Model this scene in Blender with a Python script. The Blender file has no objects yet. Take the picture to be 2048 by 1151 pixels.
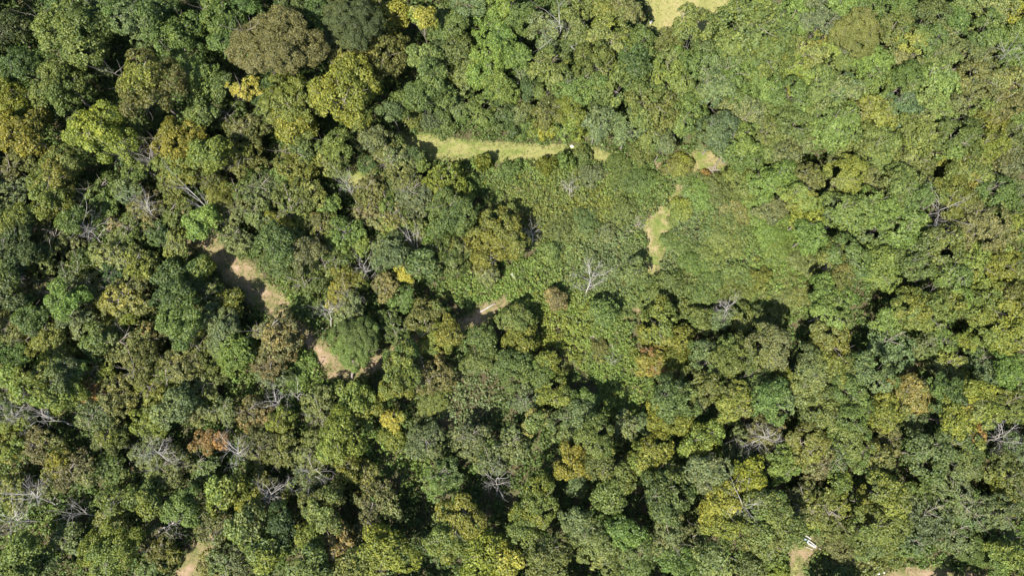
import bpy, math
import numpy as np
from mathutils import Vector, Matrix

SC = bpy.context.scene
COL = SC.collection
# ------------------------------------------------------------------ camera
CAM_H, TILT, FPX, W, H = 95.0, math.radians(11.2), 1384.0, 2048.0, 1151.0
CAM_Y = -math.tan(TILT) * CAM_H
cam_d = bpy.data.cameras.new('camera')
cam_d.sensor_width = 36.0
cam_d.lens = 36.0 * FPX / W
cam_d.clip_end = 3000
cam = bpy.data.objects.new('camera', cam_d)
cam.location = (0, CAM_Y, CAM_H)
cam.rotation_euler = (TILT, 0, 0)
COL.objects.link(cam)
SC.camera = cam
# ------------------------------------------------------------------ daylight
SUN_EL, SHADOW_AZ = math.radians(54), math.radians(54)      # shadows run up and to one side
sdir = Vector((math.cos(SHADOW_AZ) * math.cos(SUN_EL), math.sin(SHADOW_AZ) * math.cos(SUN_EL), -math.sin(SUN_EL)))
world = bpy.data.worlds.new('World')
SC.world = world
world.use_nodes = True
wn = world.node_tree
sky = wn.nodes.new('ShaderNodeTexSky')
sky.sky_type = 'NISHITA'
sky.sun_disc = False
sky.sun_elevation = SUN_EL
sky.sun_rotation = math.atan2(-sdir.x, -sdir.y)
wn.links.new(sky.outputs[0], wn.nodes['Background'].inputs[0])
wn.nodes['Background'].inputs[1].default_value = 0.085
sun_d = bpy.data.lights.new('sun', 'SUN')
sun_d.energy = 4.6
sun_d.angle = math.radians(0.5)
sun_d.color = (1.0, 0.95, 0.86)
sun = bpy.data.objects.new('sun', sun_d)
sun.rotation_euler = sdir.to_track_quat('-Z', 'Y').to_euler()
sun.location = (-60, -60, 120)
COL.objects.link(sun)
vs = SC.view_settings
vs.view_transform, vs.look, vs.gamma, vs.use_curve_mapping = 'Standard', 'None', 1.0, False
vs.exposure = 2.1
SC.display_settings.display_device = 'sRGB'
SC.cycles.max_bounces = 5
SC.cycles.diffuse_bounces = 3
SC.cycles.transmission_bounces = 3
SC.cycles.glossy_bounces = 2

# ------------------------------------------------------------------ pixel -> place
CT, ST = math.cos(TILT), math.sin(TILT)
def at(px, py, z=0.0):
    """the point at height z that the photograph shows at pixel (px, py)"""
    x, y = (px - W / 2) / FPX, (H / 2 - py) / FPX
    d = Vector((x, y * CT + ST, y * ST - CT))
    t = (z - CAM_H) / d.z
    return Vector((d.x * t, CAM_Y + d.y * t, z))
def depth(px, py, z=0.0):
    y = (H / 2 - py) / FPX
    return (CAM_H - z) / (CT - y * ST)
def to_px(x, y, z):
    """arrays of points -> pixels"""
    dy, dz = y - CAM_Y, z - CAM_H
    yc, zc = dy * CT + dz * ST, -dy * ST + dz * CT
    return W / 2 + FPX * x / -zc, H / 2 - FPX * yc / -zc

# ------------------------------------------------------------------ numpy meshes
def mesh_np(name, V, F, mat, attrs=None, cols=None, smooth=False):
    me = bpy.data.meshes.new(name)
    V = np.asarray(V, np.float32); F = np.asarray(F, np.int32)
    k = F.shape[1]
    me.vertices.add(len(V)); me.vertices.foreach_set('co', V.ravel())
    me.loops.add(F.size); me.loops.foreach_set('vertex_index', F.ravel())
    me.polygons.add(len(F))
    me.polygons.foreach_set('loop_start', np.arange(0, F.size, k, dtype=np.int32))
    me.polygons.foreach_set('loop_total', np.full(len(F), k, np.int32))
    if smooth:
        me.polygons.foreach_set('use_smooth', np.ones(len(F), bool))
    me.update(calc_edges=True)
    for n, a in (attrs or {}).items():
        at_ = me.attributes.new(n, 'FLOAT', 'POINT'); at_.data.foreach_set('value', np.asarray(a, np.float32).ravel())
    for n, a in (cols or {}).items():
        at_ = me.attributes.new(n, 'FLOAT_COLOR', 'POINT')
        c = np.ones((len(V), 4), np.float32); c[:, :3] = a
        at_.data.foreach_set('color', c.ravel())
    me.materials.append(mat)
    return me
def link(name, me, parent=None, loc=(0, 0, 0), rot=(0, 0, 0), scale=(1, 1, 1), kind=None):
    o = bpy.data.objects.new(name, me); COL.objects.link(o)
    o.location, o.rotation_euler, o.scale = loc, rot, scale
    if parent: o.parent = parent
    if kind: o['kind'] = kind
    return o
def thing(name, label, cat, loc, group=None, rz=0.0):
    o = bpy.data.objects.new(name, None); COL.objects.link(o)
    o.location, o.rotation_euler = loc, (0, 0, rz)
    o.empty_display_size = 0.3
    o['label'], o['category'] = label, cat
    if group: o['group'] = group
    return o
def unit(a):
    return a / np.maximum(np.linalg.norm(a, axis=-1, keepdims=True), 1e-9)
def leaves(P, N, L, wid, rng, fold=0.18):
    """one folded kite per leaf spray: P centres, N facing, L lengths"""
    n = len(P)
    r = rng.normal(size=(n, 3))
    A = unit(r - (r * N).sum(1, keepdims=True) * N)
    B = np.cross(N, A)
    L = np.broadcast_to(np.asarray(L, float).reshape(-1, 1), (n, 1))
    w = L * wid
    lift = N * L * fold
    v0, v2 = P - A * L * .5, P + A * L * .5
    v1, v3 = P + B * w * .5 + lift - A * L * .08, P - B * w * .5 + lift - A * L * .08
    V = np.stack([v0, v1, v2, v3], 1).reshape(-1, 3)
    F = np.arange(4 * n, dtype=np.int32).reshape(-1, 4)
    return V, F
def ico(rng, n, zmin=-1.0):
    d = unit(rng.normal(size=(int(n * 3) + 16, 3)))
    return d[d[:, 2] > zmin][:n]
def vnoise(x, y, seed=0):
    """smooth value noise in [0,1]"""
    rs = np.random.RandomState(seed); T = rs.rand(64, 64)
    xi, yi = np.floor(x).astype(int), np.floor(y).astype(int)
    fx, fy = x - xi, y - yi
    fx, fy = fx * fx * (3 - 2 * fx), fy * fy * (3 - 2 * fy)
    g = lambda i, j: T[i % 64, j % 64]
    return (g(xi, yi) * (1 - fx) + g(xi + 1, yi) * fx) * (1 - fy) + (g(xi, yi + 1) * (1 - fx) + g(xi + 1, yi + 1) * fx) * fy
def fbm(x, y, seed=0, o=3):
    s, a, t = 0, 1.0, 0
    for k in range(o):
        s = s + a * vnoise(x * 2 ** k + 7.3 * k, y * 2 ** k - 3.1 * k, seed + k); t += a; a *= .5
    return s / t

# ------------------------------------------------------------------ materials
def nodes(name):
    m = bpy.data.materials.new(name); m.use_nodes = True
    nt = m.node_tree; nt.nodes.clear()
    return m, nt, nt.nodes.new, nt.links.new
def mathn(nt, op, a, b=None, clamp=False):
    n = nt.nodes.new('ShaderNodeMath'); n.operation = op; n.use_clamp = clamp
    for i, v in enumerate((a, b)):
        if v is None: continue
        if isinstance(v, (int, float)): n.inputs[i].default_value = v
        else: nt.links.new(v, n.inputs[i])
    return n.outputs[0]
def mixc(nt, f, a, b, mode='MIX'):
    n = nt.nodes.new('ShaderNodeMix'); n.data_type = 'RGBA'; n.blend_type = mode
    for k, v in ((0, f), (6, a), (7, b)):
        if isinstance(v, (int, float)): n.inputs[k].default_value = v
        elif isinstance(v, tuple): n.inputs[k].default_value = v + (1,)
        else: nt.links.new(v, n.inputs[k])
    return n.outputs[2]
def noise(nt, scale, detail=3, coord=None, rough=.55):
    n = nt.nodes.new('ShaderNodeTexNoise'); n.inputs['Scale'].default_value = scale
    n.inputs['Detail'].default_value = detail; n.inputs['Roughness'].default_value = rough
    if coord is not None: nt.links.new(coord, n.inputs['Vector'])
    return n.outputs['Fac']
def ramp(nt, fac, stops):
    r = nt.nodes.new('ShaderNodeValToRGB'); e = r.color_ramp.elements
    while len(e) < len(stops): e.new(.5)
    for q, (p, c) in zip(e, stops):
        q.position = p; q.color = c if len(c) == 4 else c + (1,)
    nt.links.new(fac, r.inputs[0]); return r.outputs[0]
def leaf_shader(nt, col):
    N, Lk = nt.nodes.new, nt.links.new
    p = N('ShaderNodeBsdfPrincipled'); p.inputs['Roughness'].default_value = .56
    p.inputs['Specular IOR Level'].default_value = .22
    t = N('ShaderNodeBsdfTranslucent')
    Lk(col, p.inputs['Base Color'])
    tc = mixc(nt, 1.0, col, (1.15, 1.2, .55), 'MULTIPLY'); Lk(tc, t.inputs[0])
    mx = N('ShaderNodeMixShader'); mx.inputs[0].default_value = .40
    Lk(p.outputs[0], mx.inputs[1]); Lk(t.outputs[0], mx.inputs[2])
    o = N('ShaderNodeOutputMaterial'); Lk(mx.outputs[0], o.inputs[0])
def attr(nt, name, typ='GEOMETRY'):
    a = nt.nodes.new('ShaderNodeAttribute'); a.attribute_type = typ; a.attribute_name = name
    return a.outputs
def crown_material():
    m, nt, N, Lk = nodes('tree_leaves')
    base = N('ShaderNodeObjectInfo').outputs['Color']
    tint, amt = attr(nt, 'tint', 'OBJECT')['Color'], attr(nt, 'tint_amount', 'OBJECT')['Fac']
    rnd = attr(nt, 'rnd')['Fac']; clump = attr(nt, 'clump')['Fac']
    f = mathn(nt, 'MULTIPLY', mathn(nt, 'MULTIPLY', mathn(nt, 'SUBTRACT', clump, .46), 5.0, True), amt, True)
    c = mixc(nt, f, base, tint)
    hue = mixc(nt, rnd, (.60, .70, .95), (1.42, 1.32, 1.12))      # leaf to leaf: bluer to yellower
    c = mixc(nt, 1.0, c, hue, 'MULTIPLY')
    v = mathn(nt, 'ADD', mathn(nt, 'MULTIPLY', clump, .45), .78)
    c = mixc(nt, 1.0, c, v, 'MULTIPLY')
    leaf_shader(nt, c); return m
def plant_material(name):
    m, nt, N, Lk = nodes(name)
    leaf_shader(nt, attr(nt, 'col')['Color']); return m
def bark_material(name, dark, light, scale=6):
    m, nt, N, Lk = nodes(name)
    co = N('ShaderNodeTexCoord').outputs['Object']
    mp = N('ShaderNodeMapping'); mp.inputs['Scale'].default_value = (1, 1, .2); Lk(co, mp.inputs[0])
    f = noise(nt, scale, 4, mp.outputs[0], .7)
    p = N('ShaderNodeBsdfPrincipled'); p.inputs['Roughness'].default_value = .9
    Lk(ramp(nt, f, [(.3, dark), (.7, light)]), p.inputs['Base Color'])
    b = N('ShaderNodeBump'); b.inputs['Distance'].default_value = .03; Lk(f, b.inputs['Height']); Lk(b.outputs[0], p.inputs['Normal'])
    o = N('ShaderNodeOutputMaterial'); Lk(p.outputs[0], o.inputs[0]); return m
def earth_material(name, stops, scale, fine=9.0, bump=.05, streak=None):
    m, nt, N, Lk = nodes(name)
    co = N('ShaderNodeTexCoord').outputs['Object']
    c2 = co
    if streak:
        mp = N('ShaderNodeMapping'); mp.inputs['Scale'].default_value = streak; Lk(co, mp.inputs[0]); c2 = mp.outputs[0]
    a = noise(nt, scale, 5, c2, .62); f = noise(nt, fine, 3, co, .7)
    s = mathn(nt, 'ADD', mathn(nt, 'MULTIPLY', a, .72), mathn(nt, 'MULTIPLY', f, .28))
    p = N('ShaderNodeBsdfPrincipled'); p.inputs['Roughness'].default_value = .95
    p.inputs['Specular IOR Level'].default_value = .1
    Lk(ramp(nt, s, stops), p.inputs['Base Color'])
    b = N('ShaderNodeBump'); b.inputs['Distance'].default_value = bump; Lk(f, b.inputs['Height']); Lk(b.outputs[0], p.inputs['Normal'])
    o = N('ShaderNodeOutputMaterial'); Lk(p.outputs[0], o.inputs[0]); return m
def plain_material(name, a, b, scale, rough=.6, metal=0.0):
    m, nt, N, Lk = nodes(name)
    f = noise(nt, scale, 4, N('ShaderNodeTexCoord').outputs['Object'], .6)
    p = N('ShaderNodeBsdfPrincipled'); p.inputs['Roughness'].default_value = rough; p.inputs['Metallic'].default_value = metal
    Lk(ramp(nt, f, [(.35, a), (.65, b)]), p.inputs['Base Color'])
    o = N('ShaderNodeOutputMaterial'); Lk(p.outputs[0], o.inputs[0]); return m
M_LEAF = crown_material()
M_PLANT = plant_material('weed_leaves')
M_GRASS = plant_material('grass_blades')
M_BARK = bark_material('bark', (.06, .05, .04), (.17, .145, .12))
M_DEAD = bark_material('dead_wood', (.13, .118, .105), (.30, .28, .255))
M_FLOOR = earth_material('forest_soil', [(.3, (.022, .018, .011)), (.5, (.05, .042, .022)), (.62, (.045, .06, .02)), (.75, (.09, .075, .05))], .35)
M_MOWN = earth_material('mown_grass', [(.32, (.045, .066, .015)), (.45, (.085, .098, .026)), (.53, (.13, .122, .048)), (.60, (.10, .105, .032)), (.70, (.20, .155, .095))], .45, 5.0, .04, (.35, 1.6, 1))
M_FIELD = earth_material('field_grass', [(.32, (.065, .080, .022)), (.44, (.11, .112, .036)), (.55, (.145, .132, .052)), (.68, (.18, .145, .075))], .25, 4.0, .04, (1.4, .35, 1))
M_DIRT = earth_material('bare_dirt', [(.30, (.045, .055, .016)), (.45, (.080, .078, .030)), (.55, (.135, .098, .058)), (.68, (.19, .14, .10))], .55, 6.0, .06)
M_PATHGRASS = earth_material('trodden_grass', [(.32, (.05, .078, .016)), (.44, (.075, .092, .022)), (.53, (.13, .112, .05)), (.66, (.19, .15, .09))], .6, 6.0, .05)
# ------------------------------------------------------------------ the ground and its bare places
def sheet(name, pts, z, mat, wob=0.35, step=0.6, closed=True, seed=1):
    """a flat sheet with an uneven outline through the given pixels"""
    q = [at(x, y, 0) for x, y in pts]
    out = []
    for a, b in zip(q, q[1:] + q[:1]):
        n = max(1, int((b - a).length / step))
        for i in range(n):
            p = a.lerp(b, i / n); d = (b - a).normalized(); nrm = Vector((-d.y, d.x, 0))
            k = (fbm(np.array([p.x * .9]), np.array([p.y * .9]), seed)[0] - .5) * 3.2 * wob
            out.append(p + nrm * k)
    c = sum(out, Vector()) / len(out)
    me = bpy.data.meshes.new(name)
    me.from_pydata([(p.x, p.y, z) for p in out], [], [tuple(range(len(out)))])
    me.materials.append(mat)
    if me.polygons[0].normal.z < 0: me.flip_normals()
    return link(name, me, kind='structure'), [(p.x, p.y) for p in out]
def ribbon(pts):
    """pixel centre line with half widths in metres -> pixel-independent outline points"""
    c = [(at(x, y, 0), w) for x, y, w in pts]
    Lf, Rt = [], []
    for i, (p, w) in enumerate(c):
        d = (c[min(i + 1, len(c) - 1)][0] - c[max(i - 1, 0)][0]).normalized(); n = Vector((-d.y, d.x, 0))
        Lf.append(p + n * w); Rt.append(p - n * w)
    return Lf + Rt[::-1]
def pxs(vs_): 
    a = [to_px(np.array([v.x]), np.array([v.y]), np.array([0.0])) for v in vs_]
    return [(float(u[0]), float(v[0])) for u, v in a]
def inside(poly, x, y):
    r = np.zeros(len(x), bool); n = len(poly)
    for i in range(n):
        (x1, y1), (x2, y2) = poly[i], poly[i - 1]
        c = ((y1 > y) != (y2 > y))
        with np.errstate(divide='ignore', invalid='ignore'):
            r ^= c & (x < (x2 - x1) * (y - y1) / (y2 - y1 + 1e-12) + x1)
    return r
g = bpy.data.meshes.new('ground')
g.from_pydata([(-900, -900, 0), (900, -900, 0), (900, 900, 0), (-900, 900, 0)], [], [(0, 1, 2, 3)])
g.materials.append(M_FLOOR)
link('ground', g, kind='structure')
BARE = []
def bare(name, pts, z, mat, wob=.3, seed=1, tuft=6, keep=True):
    o, poly = sheet(name, pts, z, mat, wob, seed=seed)
    if keep: BARE.append((poly, tuft, name))
    return o
bare('mown_grass_strip', [(690, 395), (700, 345), (735, 285), (800, 262), (838, 264), (885, 272), (960, 280), (1060, 287), (1130, 288), (1195, 294), (1245, 318), (1250, 335), (1200, 326), (1150, 322), (1070, 326), (1000, 326), (940, 322), (875, 322), (840, 318), (770, 330), (730, 365), (715, 400)], .004, M_MOWN, .12, 1, 6)
bare('upper_field', [(1296, 62), (1300, 42), (1285, -20), (1270, -140), (1560, -140), (1500, -20), (1478, 0), (1450, 30), (1432, 55), (1380, 80), (1330, 78)], .004, M_FIELD, .3, 2, 5)
bare('small_lawn', [(1362, 318), (1398, 293), (1412, 292), (1440, 318), (1462, 338), (1430, 352), (1395, 348), (1372, 335)], .004, M_PATHGRASS, .2, 3, 7)
bare('dirt_patch', [(1308, 322), (1328, 326), (1342, 334), (1330, 348), (1312, 345)], .004, M_DIRT, .15, 4, 2)
bare('dirt_patch', [(1222, 306), (1242, 312), (1250, 330), (1228, 326)], .008, M_DIRT, .15, 5, 2)
bare('forked_path', pxs(ribbon([(1357, 368, .5), (1350, 392, .6), (1340, 415, .9), (1326, 440, 1.9), (1308, 462, 1.9), (1308, 490, 1.5), (1306, 515, 1.5), (1300, 550, 1.1)])), .004, M_PATHGRASS, .3, 6, 7)
bare('dirt_track', pxs(ribbon([(345, 395, 1.2), (390, 460, 1.6), (440, 510, 2.2), (490, 560, 2.2), (540, 600, 2.0), (585, 640, 1.5), (625, 690, 1.3), (670, 732, 1.9), (725, 738, 1.6), (775, 718, 1.5), (830, 688, 1.5), (890, 670, 1.5), (940, 648, 1.6), (985, 620, 1.4), (1020, 603, .9)])), .004, M_DIRT, .45, 7, 9)
bare('lower_dirt_track', pxs(ribbon([(330, 1230, 2.0), (372, 1155, 1.7), (395, 1110, 1.6), (412, 1078, 1.3), (440, 1040, .8)])), .004, M_DIRT, .4, 8, 3)
bare('wheel_rut_track', pxs(ribbon([(1580, 1240, 1.6), (1584, 1151, 1.6), (1592, 1120, 1.6), (1612, 1096, 1.6), (1632, 1078, .8)])), .004, M_DIRT, .3, 9, 1)
bare('grass_median', pxs(ribbon([(1585, 1230, .25), (1589, 1151, .27), (1592, 1132, .3), (1597, 1117, .12)])), .008, M_MOWN, .1, 10, 22)
bare('bottom_dirt_strip', [(1735, 1158), (1770, 1145), (1795, 1132), (1830, 1128), (1880, 1132), (1930, 1142), (1985, 1150), (2060, 1185), (2050, 1230), (1700, 1230)], .004, M_DIRT, .35, 11, 2)
for i, (x, y, r) in enumerate([(226, 450, 1.2), (118, 528, .8), (5, 616, 1.0), (1275, 622, .7), (1257, 640, .7), (1824, 720, 1.6), (240, 398, 1.0), (80, 455, 1.0)]):
    p = at(x, y); ring = [p + Vector((math.cos(a) * r * 1.3, math.sin(a) * r, 0)) for a in np.linspace(0, 6.283, 9)[:-1]]
    bare('dirt_patch', pxs(ring), .004, M_DIRT, .25, 20 + i, 2)
# ------------------------------------------------------------------ crowns
FORM = {   # clump radius, leaf length, width, coverage, how far down, flatness, number and radius of the domes
    'C': dict(cr=.80, L=.33, w=.50, cover=.80, zmin=-.50, flat=1.0, domes=(6, 9), dr=(.28, .46), dens=.95, core=.16),
    'M': dict(cr=.66, L=.28, w=.60, cover=.66, zmin=-.40, flat=.90, domes=(6, 9), dr=(.30, .48), dens=1.0, core=.14),
    'S': dict(cr=.42, L=.26, w=.60, cover=.66, zmin=-.45, flat=1.0, domes=(7, 11), dr=(.24, .42), dens=.80, core=.22),
    'F': dict(cr=.60, L=.22, w=.36, cover=1.0, zmin=-.40, flat=.85, domes=(5, 7), dr=(.46, .62), dens=1.1, core=.25),
    'B': dict(cr=.40, L=.25, w=.60, cover=.95, zmin=-.10, flat=.90, domes=(6, 9), dr=(.32, .48), dens=1.0, core=.20),
}
def crown_mesh(name, R, form, seed, thin=1.0):
    p = FORM[form]; rng = np.random.default_rng(seed)
    cr = p['cr'] * (.8 + .05 * R)
    # a crown is a cluster of smaller domes on separate limbs, so its outline is uneven and gaps show between them
    m = int(rng.integers(*p['domes'])); q0 = rng.uniform(0, 6.28)
    D, DR = [np.array([0, 0, .12 * R])], [p['dr'][1] * R]
    for k in range(m):
        a = q0 + k * 2.4 + rng.normal() * .3; e = math.sqrt((k + .8) / m) * (1 - p['dr'][0]) * R * rng.uniform(.85, 1.12)
        dr = rng.uniform(*p['dr']) * R
        D.append(np.array([math.cos(a) * e, math.sin(a) * e, (.32 - .62 * (e / R) ** 1.5) * R + rng.normal() * .10 * R])); DR.append(dr)
    D, DR = np.array(D), np.array(DR)
    C, Nn = [], []
    for k in range(len(D)):
        n = int(p['cover'] * 3.1 * math.pi * DR[k] ** 2 / (math.pi * cr * cr * .62)) + 3
        d = ico(rng, n, p['zmin'])
        c = D[k] + d * (DR[k] * rng.uniform(.72, 1.12, len(d)))[:, None] * np.array([1, 1, p['flat']])
        ok = np.ones(len(c), bool)
        for j in range(len(D)):
            if j != k: ok &= np.linalg.norm((c - D[j]) / np.array([1, 1, p['flat']]), axis=1) > DR[j] * .80
        out = unit(c + np.array([0, 0, .5 * R]))
        C.append(c[ok]); Nn.append(unit(d * .6 + out * .35 + np.array([0, 0, .45]) + rng.normal(size=d.shape) * .2)[ok])
    C, Nn = np.vstack(C), np.vstack(Nn)
    nc = int(len(C) * p['core'])
    pick = rng.integers(0, len(D), nc); dc = ico(rng, nc, -.4); pick = pick[:len(dc)]
    C = np.vstack([C, D[pick] * .8 + dc * (DR[pick] * rng.uniform(.2, .6, len(dc)))[:, None]]); Nn = np.vstack([Nn, unit(dc + np.array([0, 0, .6]))])
    rad = cr * rng.uniform(.65, 1.2, len(C))
    cl = rng.random(len(C))
    # clump tint varies smoothly over the crown too, so colour comes in patches
    q = rng.uniform(0, 6.28, 6)
    s = np.sin(C[:, 0] * 1.6 / R + q[0]) * np.sin(C[:, 1] * 2.1 / R + q[1]) + .6 * np.sin(C[:, 2] * 2.6 / R + q[2])
    cl = np.clip(.5 + .30 * s + .35 * (cl - .5), 0, 1)
    per = np.maximum(8, (p['dens'] * thin * 2 * math.pi * rad ** 2 * 1.25 / (.5 * p['L'] ** 2 * p['w']) * .62)).astype(int)
    idx = np.repeat(np.arange(len(C)), per)
    u = unit(rng.normal(size=(len(idx), 3)))
    dn = (u * Nn[idx]).sum(1)
    u = np.where((dn < -.15)[:, None], u - 2 * dn[:, None] * Nn[idx], u)
    dn = (u * Nn[idx]).sum(1, keepdims=True)
    off = (u - Nn[idx] * dn * .40) * rad[idx][:, None] * (rng.random((len(idx), 1)) ** .28)
    P = C[idx] + off
    LN = unit(u * .55 + Nn[idx] * .55 + rng.normal(size=u.shape) * .55)
    V, F = leaves(P, LN, p['L'] * rng.uniform(.65, 1.3, len(P)), p['w'], rng)
    rnd = np.repeat(rng.random(len(P)), 4); cv = np.repeat(cl[idx], 4)
    return mesh_np(name, V, F, M_LEAF, {'rnd': rnd, 'clump': cv})
def tube(path, radii, sides=6):
    path = [Vector(q) for q in path]; V, F = [], []
    for i, (c, r) in enumerate(zip(path, radii)):
        d = (path[min(i + 1, len(path) - 1)] - path[max(i - 1, 0)]).normalized()
        x = d.orthogonal().normalized(); y = d.cross(x)
        for k in range(sides):
            a = 2 * math.pi * k / sides; V.append(c + (x * math.cos(a) + y * math.sin(a)) * r)
    for i in range(len(path) - 1):
        for k in range(sides):
            a, b = i * sides + k, i * sides + (k + 1) % sides
            F.append((a, b, b + sides, a + sides))
    return V, F
def join(parts):
    V, F = [], []
    for v, f in parts:
        o = len(V); V += [tuple(q) for q in v]; F += [tuple(i + o for i in t) for t in f]
    return V, F
def poly_mesh(name, parts, mat, smooth=True):
    V, F = join(parts)
    me = bpy.data.meshes.new(name); me.from_pydata(V, [], F); me.materials.append(mat)
    if smooth: me.polygons.foreach_set('use_smooth', np.ones(len(F), bool))
    return me
def grow(rng, p, d, ln, r, lvl, parts, spread=.75, sides=5):
    """a bending twig that forks"""
    n = 4; path = [p.copy()]; dd = d.copy()
    for i in range(n):
        dd = (dd + Vector(rng.normal(size=3)) * .13 + Vector((0, 0, .03))).normalized()
        path.append(path[-1] + dd * ln / n)
    parts.append(tube(path, [r * (1 - .7 * i / n) for i in range(n + 1)], sides))
    if lvl > 0:
        for k in range(int(rng.integers(3, 5))):
            i = int(rng.integers(1, n + 1)); q = path[i]
            nd = (dd + Vector(rng.normal(size=3)) * spread).normalized()
            grow(rng, q, nd, ln * rng.uniform(.4, .68), r * .42, lvl - 1, parts, spread, 4 if lvl > 1 else 3)
def trunk_mesh(name, seed):
    """unit height trunk that breaks into limbs below its top"""
    rng = np.random.default_rng(seed); parts = []
    path = [Vector((0, 0, -.03))]
    for i in range(1, 7):
        path.append(Vector((rng.normal() * .012 * i, rng.normal() * .012 * i, i / 6)))
    rad = [.030, .024, .021, .019, .016, .012, .006]
    parts.append(tube(path, rad, 8))
    for k in range(6):
        q = path[int(rng.integers(3, 6))]; a = k * 1.05 + rng.random()
        grow(rng, q, Vector((math.cos(a) * .8, math.sin(a) * .8, .75)).normalized(), .38, .010, 1, parts)
    return poly_mesh(name, parts, M_BARK)
SIZES = {'C': (2.0, 3.0, 4.4), 'M': (1.9, 2.8, 4.0), 'S': (1.6, 2.3, 3.2), 'F': (2.4, 4.2), 'B': (1.1, 1.9, 3.0)}
NVAR = {'C': 4, 'M': 4, 'S': 4, 'F': 2, 'B': 3}
CROWN = {f: [(R, [crown_mesh('crown', R, f, 100 + 37 * i + 11 * k + ord(f)) for k in range(NVAR[f])]) for i, R in enumerate(SIZES[f])] for f in FORM}
TRUNK = [trunk_mesh('trunk', 900 + i) for i in range(4)]
PAL = {'g': (.074, .102, .025), 'd': (.052, .077, .023), 'y': (.116, .128, .021), 'o': (.094, .106, .026), 'b': (.083, .106, .040),
       'l': (.094, .132, .029), 'k': (.104, .118, .037), 'Y': (.23, .205, .034), 'R': (.17, .108, .034), 'n': (.106, .100, .037)}
CNAME = {'g': 'green', 'd': 'dark', 'y': 'yellowish', 'o': 'olive', 'b': 'greyish', 'l': 'fresh', 'k': 'khaki', 'Y': 'golden', 'R': 'rusty', 'n': 'brownish'}
TNAME = {'g': 'green', 'd': 'darker', 'y': 'yellow', 'o': 'olive', 'b': 'grey', 'l': 'lime', 'k': 'khaki', 'Y': 'gold', 'R': 'rust', 'n': 'brown'}
KIND = {'C': ('spreading_tree', 'tree', 'clumpy'), 'M': ('broadleaf_tree', 'tree', 'close-leaved'), 'S': ('scrub_tree', 'tree', 'thin-leaved scrub'), 'F': ('feathery_tree', 'tree', 'soft feathery'), 'B': ('shrub', 'shrub', 'low rounded')}
RNG = np.random.default_rng(5)
def plant(x, y, r, c, form, h=None, label=None, group=None, base=None, vs_=None, thin=None):
    """one tree whose crown centre the photograph shows at (x, y) with radius r pixels"""
    r *= {'C': 1.06, 'M': 1.05, 'S': 1.10, 'F': 1.0, 'B': 1.1}[form]
    rm = r * .0655
    if form == 'B' and r > 22 and h: h *= .85
    if h is None:
        h = {'C': 4.9 + 1.3 * rm, 'M': 6.2 + 1.15 * rm, 'S': 3.4 + .75 * rm, 'F': 4.5 + 1.4 * rm, 'B': 1.0 + .75 * rm}[form] * RNG.uniform(.84, 1.16)
    for _ in range(2):
        if form == 'B': cz, vz = 0.12 * h, .86 * h / rm
        else:
            vz = vs_ or {'C': .95, 'M': .95, 'S': .85, 'F': .85}[form]
            cz = max(h - rm * vz * 1.0, rm * vz * .5)
        rm = r * depth(x, y, cz) / FPX
    p = at(x, y, cz)
    b = at(*base, 0) if base else Vector((p.x, p.y, 0))
    kn, cat, _ = KIND[form]
    t = thing(kn, label or '', cat, b, group, 0)
    sizes = CROWN[form]
    R, var = min(sizes, key=lambda q: abs(math.log(q[0] / rm)))
    s = rm / R
    me = var[int(RNG.integers(len(var)))]
    sh = RNG.uniform(.88, 1.13)
    crown = link('crown', me, t, (p.x - b.x, p.y - b.y, cz), (RNG.normal() * .06, RNG.normal() * .06, RNG.uniform(0, 6.28)), (s * sh, s / sh, s * vz / 1.0))
    j = RNG.normal(size=3) * .05 + RNG.normal() * .07
    col = np.array(PAL[c[0]]) * (1 + j)
    crown.color = (*[float(max(v, .005)) for v in col], 1)
    tc = PAL[c[1]] if len(c) > 1 else tuple(col * (1.18, 1.04, .9))
    crown['tint'] = [float(v) for v in tc]; crown['tint_amount'] = {'n': .55, 'R': .42, 'Y': .45}.get(c[1], .75) if len(c) > 1 else .6
    if form != 'B':
        k = min(1.0, .75 + rm * .1)
        zl = cz + rm * (.75 if form == 'S' else .45) * vz
        off = Vector((p.x - b.x, p.y - b.y, 0))
        tr = link('trunk', TRUNK[int(RNG.integers(4))], t, (0, 0, 0), (0, 0, 0), (rm * 2.0 * k, rm * 2.0 * k, zl))
        if off.length > .2:
            tr.rotation_euler = Vector((off.x, off.y, zl)).to_track_quat('Z', 'Y').to_euler()
    else:
        link('stem', TRUNK[int(RNG.integers(4))], t, (0, 0, 0), (0, 0, RNG.uniform(0, 6)), (rm * .9, rm * .9, max(.5, h * .55)))
    return t
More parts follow.
